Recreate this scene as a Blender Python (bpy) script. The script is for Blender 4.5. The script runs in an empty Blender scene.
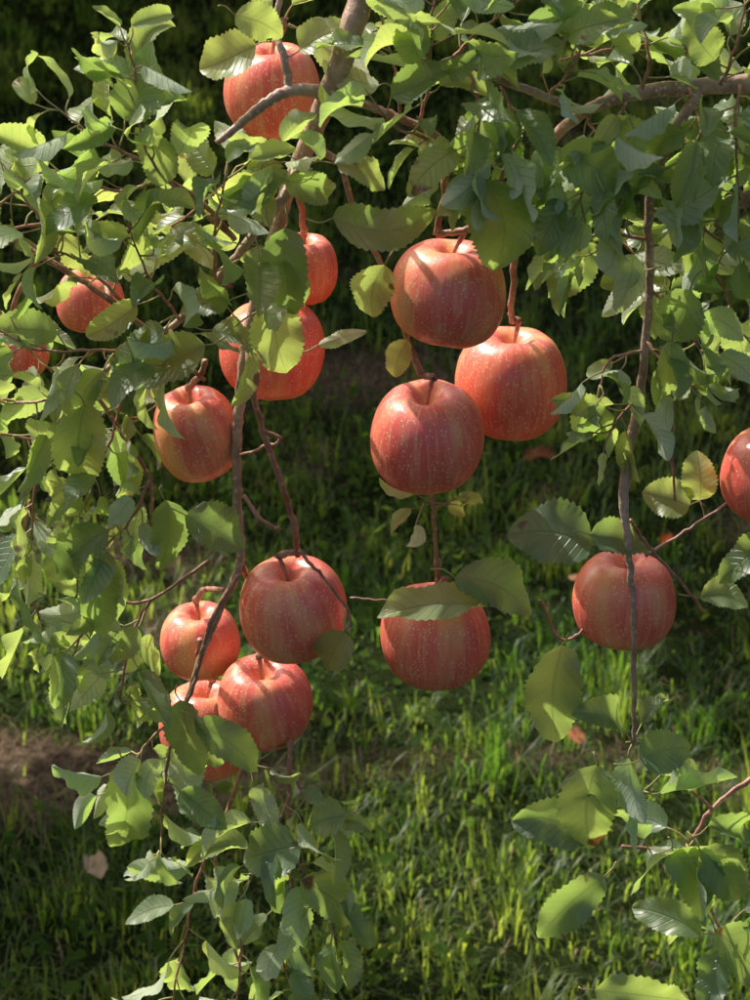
import bpy, math, random
import numpy as np
from mathutils import Vector, Matrix
random.seed(7); rng=np.random.default_rng(7)
sc=bpy.context.scene
# ------------------------------------------------------------ camera
PITCH=math.radians(25); CAMH=2.6; DIST=2.2; HALF=math.tan(math.radians(10))
cam=bpy.data.cameras.new("camera"); co=bpy.data.objects.new("camera",cam); sc.collection.objects.link(co)
co.location=(0,0,CAMH); co.rotation_euler=(math.pi/2-PITCH,0,0)
cam.sensor_fit='VERTICAL'; cam.sensor_height=36; cam.lens=18/HALF; cam.clip_end=2000; cam.clip_start=0.05
cam.dof.use_dof=True; cam.dof.focus_distance=DIST; cam.dof.aperture_fstop=20
sc.camera=co
# ------------------------------------------------------------ light
SUN_EL=math.radians(47); SUN_AZ=math.radians(-50)
S=Vector((math.sin(SUN_AZ)*math.cos(SUN_EL),math.cos(SUN_AZ)*math.cos(SUN_EL),math.sin(SUN_EL)))
sl=bpy.data.lights.new("sun",'SUN'); sl.energy=5.0; sl.angle=math.radians(0.5); sl.color=(1,0.97,0.89)
so=bpy.data.objects.new("sun",sl); sc.collection.objects.link(so); so.rotation_euler=S.to_track_quat('Z','Y').to_euler()
w=bpy.data.worlds.new("World"); sc.world=w; w.use_nodes=True
nt=w.node_tree; nt.nodes.clear()
o=nt.nodes.new('ShaderNodeOutputWorld'); b=nt.nodes.new('ShaderNodeBackground'); s=nt.nodes.new('ShaderNodeTexSky')
s.sky_type='NISHITA'; s.sun_disc=False; s.sun_elevation=SUN_EL; s.sun_rotation=SUN_AZ%(2*math.pi); s.dust_density=8.0; s.air_density=1.2
b.inputs[1].default_value=0.15
nt.links.new(s.outputs[0],b.inputs[0]); nt.links.new(b.outputs[0],o.inputs[0])
sc.view_settings.view_transform='Standard'; sc.view_settings.look='None'; sc.view_settings.exposure=0
# ------------------------------------------------------------ the bough's own layout frame (metres, hanging plane)
K=DIST*HALF/500
F=Vector((0,math.cos(PITCH),-math.sin(PITCH))); U=Vector((0,math.sin(PITCH),math.cos(PITCH))); R=Vector((1,0,0))
ORG=Vector((0,0,CAMH))
def dep(y,d): return d+.36*(min(max(y,-150),1100)-500)/1000
def at(x,y,d=0.0):
    d=dep(y,d); k=(DIST+d)/DIST*K
    return ORG+F*(DIST+d)+R*((x-375)*k)+U*((500-y)*k)
# ------------------------------------------------------------ helpers
class MB:
    def __init__(s): s.v=[];s.f=[];s.m=[];s.n=0;s.t=[];s.uv=[]
    def add(s,V,Fc,mat=0,tint=0.0,uv=None):
        V=np.asarray(V,float); s.v.append(V)
        for f in Fc: s.f.append(tuple(i+s.n for i in f))
        s.m+= [mat]*len(Fc)
        s.t.append(np.full(len(V),tint) if np.isscalar(tint) else tint)
        s.uv.append(uv if uv is not None else np.zeros((len(V),2)))
        s.n+=len(V)
    def build(s,name,mats,parent=None,smooth=True):
        me=bpy.data.meshes.new(name); V=np.concatenate(s.v)
        me.from_pydata(V.tolist(),[],s.f); 
        for m in mats: me.materials.append(m)
        me.polygons.foreach_set('material_index',s.m)
        if smooth: me.polygons.foreach_set('use_smooth',[True]*len(s.f))
        a=me.attributes.new('tint','FLOAT','POINT'); a.data.foreach_set('value',np.concatenate(s.t).astype(np.float32))
        uvl=me.uv_layers.new(name='UVMap'); li=np.empty(len(me.loops),int); me.loops.foreach_get('vertex_index',li)
        uvl.data.foreach_set('uv',np.concatenate(s.uv)[li].astype(np.float32).ravel())
        me.update(); ob=bpy.data.objects.new(name,me); sc.collection.objects.link(ob)
        if parent: ob.parent=parent
        return ob
def catmull(P,n=6):
    P=[np.array(p,float) for p in P]
    if len(P)<3:
        return [P[0]+(P[-1]-P[0])*i/n for i in range(n+1)]
    Q=[2*P[0]-P[1]]+P+[2*P[-1]-P[-2]]; out=[]
    for i in range(1,len(Q)-2):
        a,b_,c,d=Q[i-1:i+3]
        for j in range(n):
            t=j/n
            out.append(0.5*((2*b_)+(c-a)*t+(2*a-5*b_+4*c-d)*t*t+(3*b_-a-3*c+d)*t**3))
    out.append(P[-1]); return out
def tube(mb,pts,radii,sides=8,mat=0,knob=0.0,wob=0.0,n=6,tint=0.0):
    A=catmull([list(p)+[r] for p,r in zip(pts,radii)],n)
    C=np.array([a[:3] for a in A]); r=np.array([max(a[3],0.0003) for a in A])
    if wob: C[1:-1]+=rng.normal(0,wob,(len(C)-2,3))
    if knob: r=r*(1+knob*np.clip(rng.normal(0,1,len(r)),-.8,2))
    T=np.gradient(C,axis=0); T/=np.linalg.norm(T,axis=1)[:,None]+1e-9
    ref=np.array([0.3,1,0.2]); V=[]
    ang=np.arange(sides)*2*np.pi/sides
    for c,t,rr in zip(C,T,r):
        a=np.cross(t,ref); a/=np.linalg.norm(a)+1e-9; b2=np.cross(t,a)
        V.append(c+rr*(np.cos(ang)[:,None]*a+np.sin(ang)[:,None]*b2))
    V=np.concatenate(V); m=len(C); f=[]
    for i in range(m-1):
        for j in range(sides):
            k=(j+1)%sides; f.append((i*sides+j,i*sides+k,(i+1)*sides+k,(i+1)*sides+j))
    f.append(tuple(range(sides))[::-1]); f.append(tuple((m-1)*sides+j for j in range(sides)))
    mb.add(V,f,mat,tint)
    return C,T,r
def nrm(v): 
    v=np.asarray(v,float); return v/(np.linalg.norm(v)+1e-9)
# ------------------------------------------------------------ node helpers
def newmat(name):
    m=bpy.data.materials.new(name); m.use_nodes=True; m.node_tree.nodes.clear(); return m,m.node_tree
def N(t,ty,**kw):
    n=t.nodes.new(ty)
    for k,v in kw.items(): setattr(n,k,v)
    return n
def setin(t,n,i,v):
    if isinstance(v,bpy.types.NodeSocket): t.links.new(v,n.inputs[i])
    elif v is not None: n.inputs[i].default_value=v
def M(t,op,a,b=None,c=None,clamp=False):
    n=N(t,'ShaderNodeMath',operation=op); n.use_clamp=clamp
    setin(t,n,0,a); setin(t,n,1,b); setin(t,n,2,c); return n.outputs[0]
def MR(t,v,a,b_,c,d):
    n=N(t,'ShaderNodeMapRange'); setin(t,n,0,v)
    for i,x in enumerate((a,b_,c,d)): n.inputs[i+1].default_value=x
    return n.outputs[0]
def MIX(t,f,a,b_,blend='MIX'):
    n=N(t,'ShaderNodeMix',data_type='RGBA',blend_type=blend); setin(t,n,0,f)
    for i,x in ((6,a),(7,b_)):
        if isinstance(x,tuple): n.inputs[i].default_value=(*x,1)
        else: t.links.new(x,n.inputs[i])
    return n.outputs[2]
def NOISE(t,vec,sc_,det=3,rough=.5):
    n=N(t,'ShaderNodeTexNoise'); setin(t,n,'Vector',vec); n.inputs['Scale'].default_value=sc_
    n.inputs['Detail'].default_value=det; n.inputs['Roughness'].default_value=rough; return n.outputs[0]
def ATTR(t,name):
    n=N(t,'ShaderNodeAttribute'); n.attribute_name=name; return n.outputs['Fac']
def BUMP(t,h,st,dist=0.001):
    n=N(t,'ShaderNodeBump'); n.inputs['Strength'].default_value=st; n.inputs['Distance'].default_value=dist; setin(t,n,'Height',h); return n.outputs[0]
# leaf
def leaf_material(name,trans=0.46):
    m,t=newmat(name); out=N(t,'ShaderNodeOutputMaterial')
    tc=N(t,'ShaderNodeTexCoord'); geo=N(t,'ShaderNodeNewGeometry'); tint=ATTR(t,'tint')
    nz=NOISE(t,tc.outputs['Object'],32,2)
    f=M(t,'ADD',tint,M(t,'MULTIPLY',M(t,'SUBTRACT',nz,0.5),0.6),clamp=True)
    up=MIX(t,f,(0.075,0.135,0.080),(0.28,0.36,0.13))
    un=MIX(t,f,(0.50,0.57,0.44),(0.58,0.66,0.42))
    tr=MIX(t,f,(0.46,0.68,0.13),(0.90,0.98,0.22))
    sp=N(t,'ShaderNodeSeparateXYZ'); t.links.new(tc.outputs['UV'],sp.inputs[0])
    av=M(t,'MULTIPLY',M(t,'ABSOLUTE',M(t,'SUBTRACT',sp.outputs[1],0.5)),2.0)
    mid=MR(t,av,0.015,0.06,1,0)
    q=M(t,'FRACT',M(t,'MULTIPLY_ADD',M(t,'MULTIPLY_ADD',av,-0.2,sp.outputs[0]),9.0,M(t,'MULTIPLY',nz,1.2)))
    tri=M(t,'MULTIPLY',M(t,'ABSOLUTE',M(t,'SUBTRACT',q,0.5)),2.0)
    side=MR(t,tri,0.80,1.0,0,1)
    vein=M(t,'MAXIMUM',mid,M(t,'MULTIPLY',side,0.5))
    up=MIX(t,M(t,'MULTIPLY',vein,0.5),up,(0.32,0.40,0.24))
    un=MIX(t,M(t,'MULTIPLY',vein,0.5),un,(0.62,0.68,0.48))
    tr=MIX(t,M(t,'MULTIPLY',vein,0.6),tr,(0.28,0.42,0.06))
    h=M(t,'MULTIPLY_ADD',nz,1.0,M(t,'MULTIPLY',vein,-1.0))
    nb=BUMP(t,h,0.9,0.0010)
    bl=MR(t,nz,0.71,0.745,0,1)
    up=MIX(t,bl,up,(0.20,0.11,0.03)); tr=MIX(t,bl,tr,(0.22,0.10,0.02))
    col=MIX(t,geo.outputs['Backfacing'],up,un)
    p=N(t,'ShaderNodeBsdfPrincipled'); t.links.new(col,p.inputs['Base Color'])
    setin(t,p,'Roughness',MR(t,geo.outputs['Backfacing'],0,1,0.42,0.9)); p.inputs['Specular IOR Level'].default_value=1.0
    tl=N(t,'ShaderNodeBsdfTranslucent'); t.links.new(tr,tl.inputs[0])
    t.links.new(nb,p.inputs['Normal'])
    mx=N(t,'ShaderNodeMixShader'); mx.inputs[0].default_value=trans
    t.links.new(p.outputs[0],mx.inputs[1]); t.links.new(tl.outputs[0],mx.inputs[2]); t.links.new(mx.outputs[0],out.inputs[0])
    return m
def simple_leaf(name,c1,c2,t1,t2,tf,gl=.08):
    m,t=newmat(name); out=N(t,'ShaderNodeOutputMaterial'); ti=ATTR(t,'tint')
    p=N(t,'ShaderNodeBsdfDiffuse'); t.links.new(MIX(t,ti,c1,c2),p.inputs[0])
    tl=N(t,'ShaderNodeBsdfTranslucent'); t.links.new(MIX(t,ti,t1,t2),tl.inputs[0])
    mx=N(t,'ShaderNodeMixShader'); mx.inputs[0].default_value=tf; t.links.new(p.outputs[0],mx.inputs[1]); t.links.new(tl.outputs[0],mx.inputs[2])
    if gl:
        g_=N(t,'ShaderNodeBsdfGlossy'); g_.inputs['Roughness'].default_value=.5; g_.inputs[0].default_value=(.8,.8,.8,1)
        m2=N(t,'ShaderNodeMixShader'); m2.inputs[0].default_value=gl; t.links.new(mx.outputs[0],m2.inputs[1]); t.links.new(g_.outputs[0],m2.inputs[2]); mx=m2
    t.links.new(mx.outputs[0],out.inputs[0]); return m
LEAF=leaf_material("apple_leaf"); CROWNLEAF=simple_leaf("crown_leaf",(0.03,0.07,0.02),(0.07,0.11,0.03),(0.05,0.10,0.02),(0.10,0.16,0.03),.2,0)
# bark
def bark_material(name,c1,c2,c3):
    m,t=newmat(name); out=N(t,'ShaderNodeOutputMaterial'); tc=N(t,'ShaderNodeTexCoord')
    a=NOISE(t,tc.outputs['Object'],60,4,.65)
    v=N(t,'ShaderNodeTexVoronoi'); t.links.new(tc.outputs['Object'],v.inputs['Vector']); v.inputs['Scale'].default_value=190
    col=MIX(t,MR(t,a,.35,.65,0,1),c1,c2); col=MIX(t,MR(t,v.outputs[0],.18,.30,.8,0),col,c3)
    p=N(t,'ShaderNodeBsdfPrincipled'); t.links.new(col,p.inputs['Base Color']); p.inputs['Roughness'].default_value=.5
    t.links.new(BUMP(t,M(t,'SUBTRACT',a,M(t,'MULTIPLY',v.outputs[0],.2)),.9,.002),p.inputs['Normal']); t.links.new(p.outputs[0],out.inputs[0]); return m
BARK=bark_material("apple_bark",(0.28,0.17,0.12),(0.52,0.35,0.26),(0.60,0.50,0.40))
TWIG=bark_material("twig_bark",(0.28,0.11,0.07),(0.48,0.25,0.17),(0.58,0.42,0.3))
m,t=newmat("petiole"); out=N(t,'ShaderNodeOutputMaterial'); p=N(t,'ShaderNodeBsdfDiffuse'); tc=N(t,'ShaderNodeTexCoord')
t.links.new(MIX(t,NOISE(t,tc.outputs['Object'],30,1),(0.38,0.18,0.11),(0.46,0.52,0.24)),p.inputs[0])
t.links.new(p.outputs[0],out.inputs[0]); PET=m
# apple skin
m,t=newmat("apple_skin"); out=N(t,'ShaderNodeOutputMaterial'); tc=N(t,'ShaderNodeTexCoord'); oi=N(t,'ShaderNodeObjectInfo')
uv=N(t,'ShaderNodeSeparateXYZ'); t.links.new(tc.outputs['UV'],uv.inputs[0])
th=M(t,'MULTIPLY',uv.outputs[0],2*math.pi); rnd=M(t,'MULTIPLY',oi.outputs['Random'],37.0)
def strip(k,kz):
    c=N(t,'ShaderNodeCombineXYZ'); setin(t,c,0,M(t,'MULTIPLY_ADD',M(t,'COSINE',th),k,rnd)); setin(t,c,1,M(t,'MULTIPLY',M(t,'SINE',th),k)); setin(t,c,2,M(t,'MULTIPLY',uv.outputs[1],kz)); return c.outputs[0]
st1=NOISE(t,strip(9,6),1,5,.74); big=NOISE(t,strip(1.3,2.6),1,3)
base=MIX(t,MR(t,big,.30,.60,0,1),(0.76,0.090,0.080),(0.87,0.195,0.135))
base=MIX(t,MR(t,big,.50,.70,0,.8),base,(0.90,0.40,0.16))
col=MIX(t,MR(t,st1,.48,.72,0,.7),base,(0.92,0.48,0.24))
cav=MR(t,uv.outputs[1],0.04,0.20,0.9,0.0); cav=M(t,'MULTIPLY',cav,MR(t,st1,.3,.6,.2,1.0))
col=MIX(t,cav,col,(0.66,0.50,0.16))
bot=MR(t,uv.outputs[1],0.68,0.95,0,.75); col=MIX(t,bot,col,(0.90,0.54,0.20))
vo=N(t,'ShaderNodeTexVoronoi'); t.links.new(tc.outputs['Object'],vo.inputs['Vector']); vo.inputs['Scale'].default_value=360
dots=MR(t,vo.outputs['Distance'],.16,.30,.8,0)
bn=NOISE(t,tc.outputs['Object'],110,2)
dots=M(t,'MULTIPLY',dots,MR(t,bn,.36,.52,0.15,1))
col=MIX(t,dots,col,(0.94,0.68,0.42))
p=N(t,'ShaderNodeBsdfPrincipled'); t.links.new(col,p.inputs['Base Color'])
setin(t,p,'Roughness',MR(t,bn,.3,.7,.31,.45)); p.inputs['Specular IOR Level'].default_value=.7
t.links.new(BUMP(t,M(t,'ADD',M(t,'MULTIPLY',dots,.3),bn),.16,.0006),p.inputs['Normal'])
t.links.new(p.outputs[0],out.inputs[0]); SKIN=m
# ------------------------------------------------------------ leaf geometry
NU=28; VS=np.array([-1,-.68,-.34,0,.34,.68,1.0])
UU=np.linspace(0,1,NU+1)
SHAPE=UU**.55*(1-UU)**.82; SHAPE/=SHAPE.max(); SHAPE[0]=0.03; SHAPE[-1]=0.008
LF=[]
for i in range(NU):
    for j in range(6): LF.append((i*7+j,(i+1)*7+j,(i+1)*7+j+1,i*7+j+1))
def leaf(mb,base,d,n,L,W,curl=0.5,fold=0.25,wave=1.0,tint=0.3,twist=0.0):
    d=nrm(d); n=np.asarray(n,float); n=nrm(n-d*np.dot(n,d)); s_=np.cross(n,d)
    ph=UU*curl-0.15*curl; dx=np.cos(ph)/NU*L; dz=-np.sin(ph)/NU*L
    cx=np.concatenate([[0],np.cumsum(dx[:-1])]); cz=np.concatenate([[0],np.cumsum(dz[:-1])])
    bow=rng.normal(0,.06)*L*np.sin(np.pi*UU)
    hw=W/2*SHAPE; ser=np.where(np.arange(NU+1)%2==0,1.0,0.89)
    p1,p2,p3,p4=rng.uniform(0,6.28,4); f1=rng.uniform(5,11); f2=rng.uniform(14,22)
    V=np.empty((NU+1,7,3)); 
    for j,v in enumerate(VS):
        wv=hw*v*(ser if abs(v)==1 else 1)
        wz=np.sin(UU*f1+(p1 if v<0 else p2))+.5*np.sin(UU*f2+(p3 if v<0 else p4))
        z=np.abs(v)**1.3*hw*math.sin(fold)+wave*0.038*L*wz*abs(v)**1.6*np.minimum(1,SHAPE*1.5)
        y=wv*math.cos(fold*0.8)+bow
        tw=twist*UU; y2=y*np.cos(tw)-z*np.sin(tw); z2=y*np.sin(tw)+z*np.cos(tw)
        X=cx+z2*np.sin(ph); Z=cz+z2*np.cos(ph)
        V[:,j,:]=np.asarray(base)+X[:,None]*d+y2[:,None]*s_+Z[:,None]*n
    uvv=np.stack(np.meshgrid(UU,(VS+1)/2,indexing='ij'),-1).reshape(-1,2)
    mb.add(V.reshape(-1,3),LF,0,tint,uvv)
CAMDIR=-np.array(F)
UPV=np.array([0,0,1.0])
def rv(s_=1.0): return rng.normal(0,s_,3)
leaves=MB(); wood=MB()
def petiole(a,b_):
    a=np.asarray(a);b_=np.asarray(b_); mid=(a+b_)/2+rv(.0015)
    tube(leaves,[a,mid,b_],[.0009,.0007,.0006],4,1,n=2)
# apples are placed first, so leaves can keep clear of the space in front of / inside them
APPLES=[(272,90,100,.10),(303,268,72,.12),(90,300,70,.10),(20,350,62,.12),(272,348,108,.09),(197,433,88,.03),(448,292,120,.0),(511,381,118,.07),(427,437,120,-.01),
 (293,608,110,.0),(200,641,84,.10),(265,701,100,.045),(207,728,98,.13),(435,634,114,.0),(624,600,106,.0),(773,474,106,.0)]
ACEN=[(np.array(at(a,b_,d)),w_/2*K) for a,b_,w_,d in APPLES]
def inside_apple(Pt,m=1.0): return any(np.linalg.norm(Pt-c)<r*m for c,r in ACEN)
KEEP=[(272,90,44),(200,436,38),(280,352,40),(511,385,46),(318,268,22),(90,305,22),(448,300,48),(427,437,60),(293,608,50),(575,330,20)]
def blocks(B,dd,L):
    for q in (.45,.95):
        Pt=np.asarray(B)+np.asarray(dd)*L*q; v=Vector(Pt)-ORG; z=v.dot(F); px=375+v.dot(R)/z*DIST/K; py=500-v.dot(U)/z*DIST/K
        for cx,cy,r in KEEP:
            if (px-cx)**2+(py-cy)**2<r*r: return True
        if inside_apple(Pt,1.03): return True
    return False
def shoot_leaf(P,d,L,tb,droop=.35,cf=.25):
    for _ in range(5):
        Lr=L*rng.uniform(.58,1.16); d0=nrm(d); pl=rng.uniform(.010,.024)
        B=np.asarray(P)+nrm(d0+rv(.15))*pl
        dd=nrm(d0+rv(.30)+np.array([0,0,-droop]))
        if not blocks(B,dd,Lr): break
        d=d0+rv(.7)
    else: return
    petiole(P,B)
    n=UPV*.55+CAMDIR*cf+np.array(S)*.2+rv(.7)
    if rng.uniform()<.22: n=-n
    leaf(leaves,B,dd,n,Lr,Lr*rng.uniform(.46,.62),curl=rng.uniform(-.1,1.5),fold=rng.uniform(.1,.9),wave=rng.uniform(.5,2.0),
         tint=float(np.clip(rng.normal(tb-.03,.18),0,.85)),twist=rng.normal(0,.55))
DENS=1.0
def shoot(path,n,r0=1.9,L=66,tb=.3,r1=1.0,start=.1,droop=.35,terminal=True):
    pts=[at(*q) for q in path]; rr=np.linspace(r0,r1,len(pts))*K
    C,T,_=tube(wood,pts,rr,6,1,knob=.10,wob=.0006)
    n=max(2,int(round(n*DENS)))
    a0=rng.uniform(0,6.28); m=len(C)
    for i in range(n):
        u=start+(1-start)*(i+.5)/n; k=min(m-1,int(u*(m-1)))
        P=C[k]; Tn=T[k]; a=np.cross(Tn,[.2,1,.1]); a=nrm(a); b2=np.cross(Tn,a); an=a0+i*2.4
        O=math.cos(an)*a+math.sin(an)*b2*.8
        shoot_leaf(P,O*.9+Tn*.55,L*K,tb,droop)
    if terminal:
        for i in range(3): shoot_leaf(C[-1],T[-1]+rv(.55),L*K*.75,tb+.1,droop)
def rosette(x,y,d,n,L=66,tb=.28,spread=1.0,dirx=0,diry=0,droop=.25):
    P=np.array(at(x,y,d))
    for i in range(n):
        a=i*2.4+rng.uniform(-.3,.3)
        O=np.array(R)*(math.cos(a)+dirx)*spread+np.array(U)*(math.sin(a)+diry)*spread+np.array(F)*rng.uniform(-.7,.5)
        shoot_leaf(P+rv(.003),O,L*K,tb,droop)
def mleaf(b_,tip,wpx,tint=.25,under=False,curl=.35,fold=.2,nb=None,pet=None,twist=0):
    B=np.array(at(*b_)); T_=np.array(at(*tip)); d=T_-B; L=np.linalg.norm(d)
    n=CAMDIR*1.0+UPV*.35+rv(.25) if nb is None else CAMDIR+np.array(R)*nb[0]+np.array(U)*nb[1]
    if under: n=-n
    leaf(leaves,B,d,n,L*1.04,wpx*K*1.12,curl+rng.uniform(-.1,.4),fold+rng.uniform(0,.25),1.5,tint,twist+rng.normal(0,.2))
    pp=at(*pet) if pet else B-nrm(d)*.015+rv(.003)
    petiole(pp,B)
def branch(path,mat=0,knob=.05,wob=.0007,sides=10,n=8):
    pts=[at(p_[0],p_[1],p_[2]) for p_ in path]; rr=[p_[3]*K/2*(.92 if mat==0 else .8) for p_ in path]
    return tube(wood,pts,rr,sides,mat,knob*.6,wob*.6,n)
# ------------------------------------------------------------ woody skeleton
branch([(395,-120,.03,32),(372,-40,.02,28),(352,30,.0,25),(332,85,.0,23),(312,135,.01,20),(292,180,.02,17),(275,235,.03,14),(256,300,.03,13),(243,365,.02,12),(238,430,.01,12),(237,500,.0,11),(240,560,.0,10),(222,605,.0,8),(200,660,.01,7),(183,715,.02,6)])
branch([(322,92,0,15),(292,90,-.01,13),(262,106,-.02,11),(240,124,-.02,9),(217,143,-.03,7)],0,.12)
branch([(290,90,-.01,9),(283,55,0,8),(275,20,.02,7),(290,-30,.03,6)],0,.1)
branch([(300,165,0,13),(285,195,-.02,11),(255,232,-.03,10),(225,270,-.02,9),(180,320,-.02,8),(130,350,-.02,7),(90,385,-.02,6)])
branch([(318,150,.01,10),(340,165,.0,8),(356,215,.0,7),(380,262,.0,7),(398,312,.0,7),(410,348,.0,8),(421,374,-.01,9)],1,.1)
branch([(330,95,.02,12),(365,105,.0,10),(405,120,-.01,10),(440,140,-.01,9),(445,185,0,8),(436,235,0,8)],1,.1)
branch([(250,335,.0,9),(250,380,-.02,8),(263,430,-.02,8),(280,480,-.02,8),(294,525,-.01,9),(298,556,0,8)],1,.12)
branch([(263,430,-.02,5),(280,440,-.02,4),(240,455,-.01,4)],1)
branch([(243,495,-.01,6),(262,520,-.02,5),(280,530,-.02,5)],1,.15)
branch([(298,550,-.04,5),(325,580,-.05,4),(350,615,-.05,4),(345,632,-.05,3)],1,.1)
branch([(240,575,-.03,6),(222,600,-.04,6),(205,640,-.05,6),(192,690,-.05,5),(178,720,-.04,5)],1,.12)
branch([(290,740,.0,7),(289,790,-.01,6),(288,840,-.01,6),(292,900,-.01,5),(285,950,0,4)],1,.1)
branch([(250,745,.0,6),(235,790,0,6),(215,850,0,5),(225,910,0,5),(240,970,0,4)],1,.1)
branch([(265,655,.05,6),(268,720,.09,6),(290,745,.0,7)],1,.1)
branch([(1150,40,.1,34),(900,75,.08,26),(760,82,.04,20),(690,88,.02,17),(630,94,.0,15),(585,112,.0,13),(545,150,.02,11),(520,210,.04,9),(512,300,.06,7),(512,322,.07,7)])
branch([(700,88,.02,12),(670,140,-.01,11),(650,200,-.02,10),(650,280,-.02,9),(645,350,-.03,9),(638,410,-.03,10),(628,450,-.04,12),(624,500,-.05,11),(628,545,-.06,8),(632,590,-.065,7),(634,650,-.06,6),(634,700,-.05,6),(634,742,-.05,5)])
branch([(630,520,-.05,5),(650,548,-.04,5),(675,575,-.03,4),(705,612,-.02,4)],1,.1)
branch([(645,556,-.04,5),(680,535,-.03,4),(727,503,-.02,4)],1,.15)
branch([(672,400,-.03,5),(672,450,-.02,4),(675,500,-.02,3)],1)
branch([(900,700,.05,10),(800,750,.02,8),(750,780,.0,7),(712,808,-.01,6),(690,840,-.02,6),(655,848,-.02,5),(622,846,-.03,4)],1,.1)
branch([(712,808,-.01,5),(690,790,-.02,4)],1); 
branch([(690,840,-.02,5),(700,880,-.02,4),(720,930,-.01,4)],1)
branch([(432,492,.0,5),(435,540,.0,5),(438,585,.0,6)],1,.12)
branch([(440,590,-.03,4),(400,600,-.05,3),(350,598,-.05,3)],1)
branch([(585,112,0,10),(540,95,-.01,9),(500,80,-.02,8),(450,60,-.01,7),(420,90,0,6)],0)
branch([(540,600,-.02,4),(562,640,-.02,4),(590,625,-.02,4)],1)
branch([(-200,150,.1,14),(-60,200,.03,10),(40,255,-.01,8),(110,300,-.02,7),(165,345,-.02,6),(205,380,0,5)],1,.1)
branch([(235,240,-.03,7),(200,200,-.03,6),(165,175,-.04,5),(145,130,-.04,4)],1,.1)
branch([(90,385,-.02,6),(120,430,-.03,5),(150,480,-.03,5),(150,530,-.03,4)],1)
branch([(210,560,-.02,5),(150,600,-.02,4),(110,600,-.02,4)],1)
# ------------------------------------------------------------ leafy shoots
def SH(*a,**k): shoot(*a,**k)
SH([(235,240,-.03),(190,200,-.04),(150,160,-.05),(135,110,-.05)],11,tb=.3)
SH([(150,165,-.04),(100,140,-.05),(60,110,-.05)],8,tb=.35)
SH([(165,180,-.03),(110,190,-.03),(50,170,-.03),(5,200,-.03)],11,tb=.35)
SH([(135,120,-.04),(135,80,-.05),(128,45,-.05)],5,tb=.25)
SH([(60,260,-.02),(40,220,-.03),(10,180,-.03)],7,tb=.4)
SH([(120,300,-.02),(80,260,-.03),(40,250,-.04)],7,tb=.3)
SH([(180,320,-.03),(150,280,-.05),(130,230,-.06)],9,tb=.3)
SH([(215,280,-.03),(215,230,-.05),(225,180,-.06)],8,tb=.25)
SH([(170,330,-.03),(180,350,-.05),(150,370,-.06)],5,tb=.15)
SH([(130,350,-.02),(90,350,-.04),(40,350,-.05),(0,330,-.05)],11,tb=.2)
SH([(90,385,-.02),(50,400,-.03),(10,400,-.02),(-30,380,0)],9,tb=.22)
SH([(120,400,-.02),(110,440,-.04),(90,480,-.04)],8,tb=.22)
SH([(60,420,-.02),(40,470,-.02),(30,540,-.01)],9,tb=.3)
SH([(150,480,-.03),(130,520,-.04),(100,550,-.04)],8,tb=.25)
SH([(30,500,.0),(20,560,.0),(40,620,.0)],7,tb=.35)
SH([(120,600,-.02),(90,620,-.03),(70,660,-.03)],8,tb=.3)
SH([(150,600,-.02),(130,640,-.03),(120,700,-.03)],9,tb=.28)
SH([(183,715,0),(150,740,-.02),(120,780,-.02)],7,tb=.25)
SH([(178,720,-.04),(165,780,-.03),(160,850,-.02)],7,tb=.28)
SH([(-10,300,.05),(20,340,.06),(60,380,.07)],7,tb=.25)
SH([(230,820,0),(200,870,-.01),(185,940,-.01),(170,1010,0)],11,tb=.25)
SH([(289,800,-.01),(270,840,-.03),(250,880,-.03)],8,tb=.3)
SH([(290,850,-.01),(310,880,-.02),(330,920,-.02)],7,tb=.3)
SH([(288,900,0),(280,950,-.02),(300,1010,-.02)],10,tb=.25)
SH([(240,930,0),(240,980,-.01),(230,1040,0)],8,tb=.3)
SH([(289,770,0),(310,800,-.01),(330,815,-.01)],4,tb=.4,L=60)
# top centre/right
SH([(420,120,0),(430,80,-.02),(430,30,-.03),(440,-20,-.03)],14,tb=.25)
SH([(440,140,0),(400,130,-.03),(380,110,-.04)],5,tb=.2)
SH([(450,60,-.01),(480,30,-.02),(520,0,-.02)],10,tb=.28)
SH([(470,75,-.02),(480,120,-.04),(470,160,-.05)],10,tb=.25)
SH([(500,85,-.02),(520,130,-.04),(500,180,-.05)],10,tb=.22)
SH([(545,100,0),(570,70,-.02),(590,30,-.02)],9,tb=.3)
SH([(585,112,0),(600,150,-.04),(580,200,-.05)],11,tb=.25)
SH([(630,94,0),(610,140,-.03),(620,190,-.04)],11,tb=.3)
SH([(640,94,0),(650,60,-.0),(640,20,.01)],7,tb=.3)
SH([(690,88,.0),(700,130,-.03),(680,180,-.03)],11,tb=.3)
SH([(720,85,.0),(735,50,-.0),(745,5,0)],8,tb=.3)
SH([(740,85,.0),(735,130,-.02),(740,200,-.03)],12,tb=.25)
SH([(650,210,-.02),(690,220,-.03),(730,250,-.03)],10,tb=.2)
SH([(650,240,-.02),(610,235,-.03),(570,240,-.03)],9,tb=.28)
SH([(545,150,.02),(550,200,.0),(545,260,-.01)],7,tb=.25)
SH([(650,290,-.02),(680,310,-.04),(700,350,-.04)],8,tb=.2)
SH([(645,350,-.03),(610,360,-.04),(600,385,-.05)],6,tb=.22,L=60)
SH([(640,400,-.03),(625,410,-.05),(612,430,-.05)],5,tb=.22,L=56)
SH([(645,340,-.03),(670,370,-.05),(690,385,-.05)],6,tb=.22,L=60)
SH([(570,170,.05),(600,220,.08),(640,260,.08)],7,tb=.3)
SH([(760,120,.08),(700,140,.1),(650,140,.1)],10,tb=.3)
SH([(690,230,.0),(720,280,.02),(740,330,.02)],6,tb=.3)
SH([(760,200,.05),(710,220,.06),(670,260,.07)],7,tb=.3)
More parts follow.
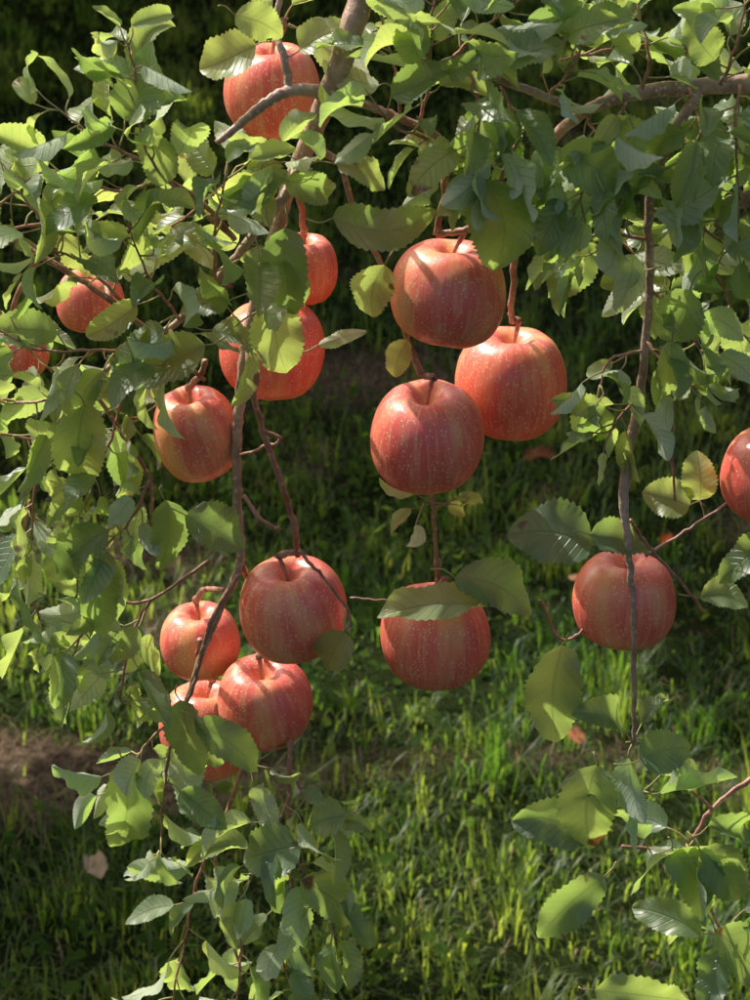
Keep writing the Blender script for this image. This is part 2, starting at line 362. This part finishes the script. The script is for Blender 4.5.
SH([(560,60,.03),(610,50,.04),(680,40,.05)],7,tb=.3)
SH([(400,115,-.01),(395,70,-.01),(385,30,0)],6,tb=.35,L=58)
# behind the left mass
SH([(0,230,.06),(80,220,.08),(160,230,.08),(230,180,.06)],10,tb=.3)
SH([(-40,430,.06),(60,440,.08),(140,420,.08)],8,tb=.25)
SH([(0,140,.05),(-40,100,.05)],3,tb=.3)
rosette(285,20,.03,4,56,.4); rosette(310,170,-.02,4,60,.3); rosette(265,165,-.02,6,60,.35)
rosette(250,235,-.05,5,64,.2)
rosette(634,745,-.05,4,74,.12,droop=.5); rosette(640,790,-.04,5,74,.12); rosette(692,842,-.03,5,76,.12,droop=.5)
rosette(730,935,-.02,5,80,.15); rosette(655,850,-.03,2,70,.15)
rosette(432,505,.0,6,34,.75); rosette(250,760,.0,5,54,.3)
rosette(240,330,-.05,3,56,.35); rosette(450,170,-.03,4,60,.2)
# ------------------------------------------------------------ individually placed leaves
ML=mleaf
ML((272,298,-.05),(288,376,-.06),50,.55)
ML((333,218,-.04),(434,208,-.04),44,.03,fold=.15)
ML((480,178,-.06),(494,272,-.07),66,.15)
ML((286,228,-.06),(292,318,-.07),46,.03)
ML((487,606,-.06),(380,600,-.07),50,.8,curl=.5,nb=(-.6,1.3))
ML((455,578,-.05),(537,612,-.05),50,.05)
ML((592,545,-.05),(510,530,-.05),64,.05)
ML((590,535,-.06),(655,545,-.05),38,.15)
ML((562,645,-.05),(556,748,-.05),58,.3)
ML((690,505,.0),(645,490,.0),42,.7)
ML((700,500,.0),(690,455,.0),38,.7,curl=.8)
ML((775,535,-.02),(716,582,-.02),36,.2)
ML((700,598,-.02),(748,604,-.02),36,.6)
ML((597,765,-.05),(590,852,-.06),60,.4)
ML((582,838,-.04),(514,822,-.04),50,.03)
ML((604,876,-.05),(537,944,-.05),44,.03)
ML((640,760,-.06),(690,745,-.06),44,.10)
ML((700,850,-.04),(745,900,-.05),52,.4)
ML((672,850,-.05),(715,925,-.05),50,.05)
ML((715,930,-.03),(770,985,-.03),60,.12)
ML((595,990,-.04),(695,1010,-.04),48,.25)
ML((345,815,-.03),(308,822,-.03),40,.5)
ML((300,880,-.04),(358,925,-.04),44,.4)
ML((300,845,-.05),(240,860,-.05),56,.25)
ML((120,765,-.05),(118,858,-.05),50,.10)
ML((345,632,-.05),(325,672,-.05),40,.05)
ML((180,700,-.05),(198,776,-.06),42,.02)
ML((195,722,-.06),(265,770,-.06),38,.02)
ML((185,515,-.05),(245,548,-.05),48,.04)
ML((165,500,-.05),(163,572,-.05),42,.06)
ML((108,530,-.05),(48,580,-.05),44,.03)
ML((100,560,-.06),(103,636,-.06),42,.06)
ML((125,120,-.05),(148,45,-.05),48,.10)
ML((130,75,-.05),(75,60,-.05),26,.3)
ML((165,185,-.05),(138,130,-.05),34,.3)
ML((385,265,-.02),(372,318,-.02),42,.5)
ML((408,340,-.02),(392,378,-.02),26,.65)
ML((212,330,-.05),(262,345,-.05),34,.25)
ML((318,345,-.03),(368,334,-.03),14,.5,under=True)
ML((85,405,-.06),(86,488,-.06),52,.5)
ML((256,45,.0),(197,66,.0),46,.75)
ML((300,50,.0),(345,20,.0),36,.6)
ML((235,15,.0),(285,35,.0),34,.5)
ML((165,330,-.06),(110,362,-.06),44,.04)
ML((205,345,-.06),(130,385,-.06),48,.02)
ML((230,300,-.06),(180,310,-.06),36,.12)
ML((560,150,-.05),(640,190,-.05),50,.12)
ML((600,205,-.05),(530,225,-.05),34,.3,under=True)
ML((655,215,-.05),(730,180,-.05),38,.3,under=True)
ML((690,290,-.05),(660,340,-.05),48,.05)
ML((715,60,-.02),(690,20,-.02),40,.35)
ML((500,60,-.04),(560,40,-.04),44,.2)
ML((420,60,-.04),(400,20,-.04),40,.25)
ML((640,270,-.03),(600,285,-.03),26,.6)
# ------------------------------------------------------------ apples
PROF=[(0,.50),(.05,.505),(.12,.56),(.21,.68),(.33,.775),(.47,.805),(.64,.755),(.80,.61),(.93,.37),(.995,.06),(.985,-.22),(.905,-.49),(.765,-.70),(.58,-.82),(.41,-.85),(.26,-.80),(.12,-.71),(0,-.68)]
STEMM=TWIG
def apple(cx,cy,wpx,d,conn=None,tilt=(0,0),asp=1.0):
    rad=wpx/2*K*(DIST+dep(cy,d))/DIST*.97
    pr=np.array(catmull([(a,b_) for a,b_ in PROF],4)); nr=len(pr); NC=56
    th=np.arange(NC+1)*2*np.pi/NC; ph=rng.uniform(0,6.28,4); V=[];UVs=[]
    for i,(r_,z_) in enumerate(pr):
        lob=1+.005*np.cos(5*th+ph[0])*(1.3-.6*z_)+.016*np.cos(2*th+ph[1])+.016*np.cos(th+ph[2])*(1 if z_>0 else -1)*min(1,abs(z_)*3)
        rr=max(r_,0)*lob; zz=z_*asp*(1+.035*np.cos(th+ph[3]))+(.010*np.cos(5*th+ph[0]) if .25<r_<.7 else 0)
        V.append(np.stack([rr*np.cos(th),rr*np.sin(th),zz+0*th],-1)*rad); UVs.append(np.stack([th/(2*np.pi),np.full(NC+1,i/(nr-1))],-1))
    f=[]
    for i in range(nr-1):
        for j in range(NC):
            a=i*(NC+1)+j; f.append((a,a+NC+1,a+NC+2,a+1))
    mb=MB(); mb.add(np.concatenate(V),f,0,0.,np.concatenate(UVs))
    sx,sy=rng.normal(0,.08,2)
    end=np.array([sx*rad*1.5,sy*rad*1.5,1.16*rad])
    tube(mb,[(0,0,.42*rad),(sx*rad*.3,sy*rad*.3,.75*rad),end],[.0016,.0014,.0022],8,1,.08)
    for k in range(5):
        a=k*1.2566; tube(mb,[(0,0,-.66*rad),(.07*rad*math.cos(a),.07*rad*math.sin(a),-.74*rad),(.05*rad*math.cos(a+.3),.05*rad*math.sin(a+.3),-.84*rad)],[.0016,.0012,.0004],5,1,n=2)
    ob=mb.build("apple",[SKIN,STEMM])
    ob.location=at(cx,cy,d); ob.rotation_euler=(math.radians(tilt[0]),math.radians(tilt[1]),rng.uniform(0,6.28))
    mat=Matrix.LocRotScale(ob.location,ob.rotation_euler,None); e=mat@Vector(end); e0=mat@Vector((end[0]*.9,end[1]*.9,end[2]*.97))
    if conn:
        pts=[e0,e]+[at(*c) for c in conn]
        tube(wood,pts,[.0020,.0030]+[.0024]*(len(conn)),8,1,.14,.0004)
    return ob
apple(272,90,100,.10,[(283,30,.04),(283,20,.02)],(0,0),1.08)
apple(303,268,72,.12,[(300,200,.06),(292,180,.02)],(0,6),1.1)
apple(90,300,70,.10,[(100,262,.05),(110,300,-.02)])
apple(20,350,62,.12,[(15,300,.06),(40,255,-.01)])
apple(272,348,108,.09,[(268,275,.05),(262,280,.03)],(0,-4),1.03)
apple(197,433,88,.03,[(200,375,.0),(205,360,-.01)],(0,-12),1.25)
apple(448,292,120,.0,[(436,235,0)],(4,-6))
apple(511,381,118,.07,[(512,320,.07)],(0,3),1.05)
apple(427,437,120,-.01,[(421,374,-.01),(412,350,0)],(2,0),1.02)
apple(293,608,110,.0,[(298,552,0)],(8,4),1.05)
apple(200,641,84,.10,[(205,590,.05),(225,590,0)])
apple(265,701,100,.045,[(262,640,.05),(258,610,.05),(240,560,0)],(8,-5))
apple(207,728,98,.13,[(200,665,.07),(200,640,.02)],(0,0),1.12)
apple(435,634,114,.0,[(438,585,.0),(437,560,0)],(0,0))
apple(624,600,106,.0,[(622,545,-.02),(626,520,-.05)],(6,3),1.04)
apple(773,474,106,.0,[(775,410,0),(780,330,0),(760,250,0)],(0,0),1.06)
apple(487,-44,96,.05,[(480,-110,.05)])
# ------------------------------------------------------------ tree this bough belongs to
tree=bpy.data.objects.new("unseen_apple_tree",None); sc.collection.objects.link(tree)
limb=at(395,-120,.03); limbC=at(1150,40,.1); limbL=at(-200,150,.1); limbE=at(900,700,.05)
def wl(pts,rr,kn=.03): tube(wood,pts,rr,12,0,kn,.004,10)
TX=2.5
wl([(TX,2.9,0),(TX-.02,2.92,.5),(TX-.07,2.95,1.0),(TX-.25,3.0,1.5)],[.12,.10,.095,.085])
wl([(TX-.2,2.98,1.42),(1.75,2.9,2.0),(1.1,2.5,2.35),(.5,2.2,2.45),tuple(limb)],[.075,.055,.042,.025,.0125])
wl([(1.75,2.9,2.0),(1.4,2.5,2.1),(.9,2.1,2.1),tuple(limbC)],[.04,.032,.022,.0135])
wl([(.5,2.2,2.45),(0,2.1,2.5),(-.4,2.05,2.35),tuple(limbL)],[.02,.014,.009,.0055])
wl([(1.4,2.5,2.1),(1.1,2.25,1.8),(.7,2.1,1.55),tuple(limbE)],[.018,.012,.007,.004])
wl([(.9,2.1,2.1),tuple(at(790,180,0)),tuple(at(760,250,0)),tuple(at(775,330,0))],[.012,.007,.004,.003])
wl([(.5,2.2,2.45),(.25,2.1,2.35),tuple(at(480,-110,.05))],[.01,.006,.003])
wood.build("limbs_and_twigs",[BARK,TWIG],tree)
leaves.build("leaves",[LEAF,PET],tree)
# crowns ---------------------------------------------------------------
def crown_leaves(mb,centers,n,L=.12):
    for c,r_ in centers:
        k=n
        P=rng.normal(0,1,(k,3)); P/=np.linalg.norm(P,axis=1)[:,None]; P=np.asarray(c)+P*r_*rng.uniform(.25,1,(k,1))**.6*np.array([1,1,.75])
        d=rng.normal(0,1,(k,3))+[0,0,-.4]; d/=np.linalg.norm(d,axis=1)[:,None]
        nn=rng.normal(0,.6,(k,3))+[0,0,1]; s_=np.cross(nn,d); s_/=np.linalg.norm(s_,axis=1)[:,None]; nn=np.cross(d,s_)
        l=L*rng.uniform(.7,1.2,(k,1)); w_=l*.28; z=l*.08
        V=np.stack([P,P+d*l*.3+s_*w_+nn*z,P+d*l*.7+s_*w_*.8+nn*z,P+d*l,P+d*l*.7-s_*w_*.8+nn*z,P+d*l*.3-s_*w_+nn*z],1).reshape(-1,3)
        f=[]
        for i in range(k): b0=i*6; f+= [(b0,b0+1,b0+2,b0+3),(b0,b0+3,b0+4,b0+5)]
        mb.add(V,f,0,np.repeat(np.clip(rng.normal(.3,.18,k),0,1),6))
def make_tree(seed,rad=1.6,h=2.6,nc=42,nl=260):
    global rng
    keep=rng; rng=np.random.default_rng(seed)
    wd=MB(); lv=MB(); cs=[]
    tube(wd,[(0,0,-.05),(.03,.02,.5),(-.02,.04,1.0),(.02,0,1.35)],[.13,.11,.095,.09],12,0,.04,.004)
    for i in range(7):
        a=i*2.4+rng.uniform(-.3,.3); rr=rad*rng.uniform(.45,.95); zt=h+rng.uniform(-.5,.7)
        e=np.array([rr*math.cos(a),rr*math.sin(a),zt]); mid=e*[.45,.45,1]; mid[2]=1.35+(zt-1.35)*.6
        C,T,_=tube(wd,[(0,0,1.2),tuple(mid),tuple(e)],[.06,.04,.014],8,0,.04,.006)
        for j in range(nc//7):
            k=int(len(C)*rng.uniform(.35,1))-1; c=C[k]+rng.normal(0,.38,3)*[1,1,.7]; c[2]=max(c[2],1.7)
            tube(wd,[C[k],(C[k]+c)/2+[0,0,.05],c],[.012,.008,.004],6,0,n=3); cs.append((c,rng.uniform(.26,.46)))
    crown_leaves(lv,cs,nl)
    rng=keep; return wd,lv
defs=[]
for sd in (11,12):
    wd,lv=make_tree(sd); defs.append((wd,lv))
def plant_unseen(x,y,k,rot,sc_=1.0):
    e=bpy.data.objects.new("unseen_apple_tree",None); sc.collection.objects.link(e)
    for nm,mb,mt,idx in (("trunk_and_limbs",defs[k][0],[BARK],0),("crown",defs[k][1],[CROWNLEAF],1)):
        key=nm+str(k)
        if key in cache: ob=bpy.data.objects.new(nm,cache[key]); sc.collection.objects.link(ob)
        else: ob=mb.build(nm,mt); cache[key]=ob.data
        ob.parent=e
    e.location=(x,y,0); e.rotation_euler=(0,0,rot); e.scale=(sc_,)*3
cache={}  # out-of-view trees, most added and placed to throw shade on the visible grass
plant_unseen(-2.0,4.66,0,.5,.70); plant_unseen(-2.55,7.9,1,1.0,1.05); plant_unseen(-1.45,8.7,0,2.0,1.32); plant_unseen(-3.6,10.2,0,3.0,1.15)
plant_unseen(-2.3,11.9,1,4.0,1.2); plant_unseen(-.1,11.8,0,2.2,1.15); plant_unseen(3.2,12.0,1,5.,1.2); plant_unseen(-.8,14.4,0,5.5,1.3)
plant_unseen(4.6,8.8,0,1.4,1.1); plant_unseen(8,9,1,2.4,1.1)
# crown of the near tree, beside the bough
nl=MB(); crown_leaves(nl,[((TX-.1+dx,2.9+dy,2.3+dz),.38) for dx,dy,dz in [(-.5,.3,.1),(-.3,-.4,.2),(0,0,.6),(.2,.5,.4),(.7,-.1,.5),(-.2,.6,0),(.9,.4,0),(.3,-.1,.2),(.4,.1,.9)]],150)
nl.build("crown",[CROWNLEAF],tree)
# ------------------------------------------------------------ ground
def sn(x,y,sd,f):
    r=np.random.default_rng(sd); out=0
    for i in range(7):
        a=r.uniform(0,6.28); ff=f*r.uniform(.6,1.7); out=out+np.sin((x*math.cos(a)+y*math.sin(a))*ff+r.uniform(0,6.28))
    return out/3.0
def gh(x,y): return .03*sn(x,y,1,1.2)+.012*sn(x,y,2,5)
def soil(x,y):
    s_=1.2*np.exp(-((y-4.42-.05*np.sin(x*5))/.13)**2)*(1/(1+np.exp((x+.22)*12)))
    s_=s_+.35*np.exp(-((y-4.42-.05*np.sin(x*5))/.07)**2)
    s_=s_+.6*np.exp(-((y-6.3)/.22)**2-((x+.05)/.25)**2)+.5*np.exp(-((y-5.35)/.13)**2-((x+.5)/.3)**2)
    s_=s_+.35*np.clip(sn(x,y,3,2.2)-.8,0,1)+.5*np.clip(sn(x,y,4,9)-.55,0,1)
    return np.clip(s_,0,1)
g=np.linspace(-1,1,241); gx=5*g+245*np.sign(g)*np.abs(g)**7; gy=gx+6
X,Y=np.meshgrid(gx,gy,indexing='ij'); Z=gh(X,Y)*np.exp(-((X**2+(Y-6)**2)/900)); Z=Z+.004*sn(X,Y,9,30)
n_=len(gx); idx=np.arange(n_*n_).reshape(n_,n_)
fc=np.stack([idx[:-1,:-1],idx[1:,:-1],idx[1:,1:],idx[:-1,1:]],-1).reshape(-1,4)
mb=MB(); mb.add(np.stack([X,Y,Z],-1).reshape(-1,3),fc.tolist(),0,soil(X,Y).ravel())
m,t=newmat("orchard_soil"); out=N(t,'ShaderNodeOutputMaterial'); tc=N(t,'ShaderNodeTexCoord'); tt=ATTR(t,'tint')
n2=NOISE(t,tc.outputs['Object'],60,4,.7)
gcol=MIX(t,n2,(0.010,0.018,0.006),(0.035,0.045,0.014))
scol=MIX(t,MR(t,n2,.3,.7,0,1),(0.04,0.027,0.016),(0.24,0.17,0.11))
col=MIX(t,MR(t,tt,.15,.6,0,1),gcol,scol)
p=N(t,'ShaderNodeBsdfDiffuse'); t.links.new(col,p.inputs[0])
t.links.new(BUMP(t,n2,1,.02),p.inputs['Normal']); t.links.new(p.outputs[0],out.inputs[0])
mb.build("ground",[m])
# grass
GR=simple_leaf("grass_blade",(0.024,0.062,0.010),(0.12,0.17,0.03),(0.22,0.46,0.035),(0.85,0.98,0.12),.52,.04)
WEED=simple_leaf("weed_leaf",(0.024,0.062,0.012),(0.09,0.14,0.03),(0.18,0.40,0.035),(0.55,0.72,0.09),.45,0)
DRY=simple_leaf("dry_grass_blade",(0.22,0.15,0.09),(0.52,0.39,0.24),(0.2,0.14,0.07),(0.4,0.3,0.15),.25,0)
def blades(name,n,xr,yr,L,W,mat,dens,lean=.45,flat=False,wedge=False,tufts=0):
    y=rng.uniform(*yr,n); x=rng.uniform(-1,1,n)*(np.clip(.17*y+.25,0,9) if wedge else xr)
    a=rng.uniform(0,6.28,n); hm=np.clip(.7+.3*sn(x,y,21,4),.35,1.3); tt_=rng.normal(0,.2,n)
    if tufts:
        ty=rng.uniform(*yr,tufts); tx=rng.uniform(-1,1,tufts)*np.clip(.17*ty+.25,0,9); th_=rng.gamma(3,.33,tufts); tr_=rng.uniform(.012,.07,tufts); tc_=rng.normal(0,.28,tufts)
        w8=th_*tr_; k=rng.uniform(0,1,n)<.75; ti=rng.choice(tufts,n,p=w8/w8.sum()); q=np.abs(rng.normal(0,1,n))
        x=np.where(k,tx[ti]+np.cos(a)*q*tr_[ti],x); y=np.where(k,ty[ti]+np.sin(a)*q*tr_[ti],y)
        hm=np.where(k,hm*.45+.5*th_[ti],hm*.5); a=np.where(k,a+rng.normal(0,.7,n),a); tt_=np.where(k,tc_[ti]+rng.normal(0,.12,n),tt_)
    k=rng.uniform(0,1,n)<dens(x,y); x=x[k]; y=y[k]; a=a[k]; hm=hm[k]; tt_=tt_[k]; n=len(x)
    l=L*rng.uniform(.4,1.3,n)*hm; D=np.stack([np.cos(a),np.sin(a),0*a],1); S_=np.stack([-np.sin(a),np.cos(a),0*a],1)
    ln=np.abs(rng.normal(0,lean,n))[:,None]+.1; w_=(W*rng.uniform(.5,1.4,n))[:,None]
    z=gh(x,y)-.004; P=np.stack([x,y,z],1); up=np.array([0,0,1.]); l=l[:,None]
    if flat:
        q1=P+D*l*.5+up*(.012+.03*rng.uniform(0,1,(n,1))); q2=P+D*l+up*(.004+.02*rng.uniform(0,1,(n,1))); q1b=P+D*l*.25+up*.012
    else:
        q1b=P+(up*.38+D*ln*.10)*l; q1=P+(up*.70+D*ln*.38)*l; q2=P+(up*np.clip(.95-ln*.45,.2,1)+D*ln*.95)*l
    V=np.stack([P-S_*w_*.5,P+S_*w_*.5,q1b-S_*w_*.5,q1b+S_*w_*.5,q1-S_*w_*.38,q1+S_*w_*.38,q2],1).reshape(-1,3)
    b0=np.arange(n)*7
    q=np.concatenate([np.stack([b0,b0+1,b0+3,b0+2],1),np.stack([b0+2,b0+3,b0+5,b0+4],1)]); tr=np.stack([b0+4,b0+5,b0+6],1)
    me=bpy.data.meshes.new(name); nv=len(V); nq=len(q); ntv=len(tr)
    me.vertices.add(nv); me.vertices.foreach_set('co',V.astype(np.float32).ravel())
    me.loops.add(nq*4+ntv*3); me.loops.foreach_set('vertex_index',np.concatenate([q.ravel(),tr.ravel()]).astype(np.int32))
    me.polygons.add(nq+ntv); me.polygons.foreach_set('loop_start',np.concatenate([np.arange(nq)*4,nq*4+np.arange(ntv)*3]).astype(np.int32))
    me.polygons.foreach_set('use_smooth',[True]*(nq+ntv))
    me.update(calc_edges=True); me.materials.append(mat)
    at_=me.attributes.new('tint','FLOAT','POINT'); at_.data.foreach_set('value',np.repeat(np.clip(.4+.25*sn(x,y,31,3)+tt_,0,1),7).astype(np.float32))
    ob=bpy.data.objects.new(name,me); sc.collection.objects.link(ob); return ob
gd=lambda x,y: np.clip(1.05-soil(x,y)*1.4,0.05,1)
blades("grass",80000,0,(3.3,10.8),.072,.0030,GR,gd,lean=.9,wedge=True,tufts=3200)
blades("grass_verge",18000,8,(-1,16),.09,.011,GR,lambda x,y:gd(x,y)*(np.abs(x)>np.clip(.16*y+.2,0,9)))
blades("dry_grass",14000,0,(3.3,10),.08,.0028,DRY,lambda x,y:np.clip(soil(x,y)*1.8+.08,0,1),flat=True,wedge=True)
# low broad-leaved weeds
mb=MB(); n=16000; y=rng.uniform(3.2,10,n); x=rng.uniform(-1,1,n)*(.18*y+.3); k=rng.uniform(0,1,n)<np.clip(.3+.8*sn(x,y,41,3),0.05,1)*gd(x,y); x=x[k];y=y[k]; n=len(x)
P=np.stack([x,y,gh(x,y)+rng.uniform(.01,.055,n)],1); d=rng.normal(0,1,(n,3))*[1,1,.35]; d/=np.linalg.norm(d,axis=1)[:,None]
nn=rng.normal(0,.4,(n,3))+[0,0,1]; s_=np.cross(nn,d); s_/=np.linalg.norm(s_,axis=1)[:,None]; nn=np.cross(d,s_); l=rng.uniform(.010,.034,(n,1)); w_=l*.38
V=np.stack([P,P+d*l*.3+s_*w_+nn*l*.1,P+d*l*.75+s_*w_*.8+nn*l*.1,P+d*l,P+d*l*.75-s_*w_*.8+nn*l*.1,P+d*l*.3-s_*w_+nn*l*.1],1).reshape(-1,3)
f=[]
for i in range(n): b0=i*6; f+=[(b0,b0+1,b0+2,b0+3),(b0,b0+3,b0+4,b0+5)]
mb.add(V,f,0,np.repeat(rng.uniform(.1,.8,n),6)); mb.build("weeds",[WEED])
# fallen leaves
m,t=newmat("dead_leaf"); out=N(t,'ShaderNodeOutputMaterial'); p=N(t,'ShaderNodeBsdfDiffuse'); ti=ATTR(t,'tint')
t.links.new(MIX(t,ti,(0.25,0.06,0.02),(0.46,0.34,0.22)),p.inputs[0]); t.links.new(p.outputs[0],out.inputs[0])
fl=MB()
def fallen(x,y,L,a,tint): leaf(fl,(x,y,gh(x,y)+.05),(math.cos(a),math.sin(a),.1),(rng.normal(0,.3),-.4,1),L,L*.5,.5,.5,1.5,tint)
fallen(-.45,3.96,.085,1.9,.95); fallen(.33,5.75,.08,.1,.1); fallen(-.48,5.7,.06,1,.2)
for i in range(12):
    yy=rng.uniform(4,9); fallen(rng.uniform(-.2,.2)*yy,yy,rng.uniform(.04,.06),rng.uniform(0,6.28),rng.uniform(0,.5))
fl.build("fallen_leaves",[m])
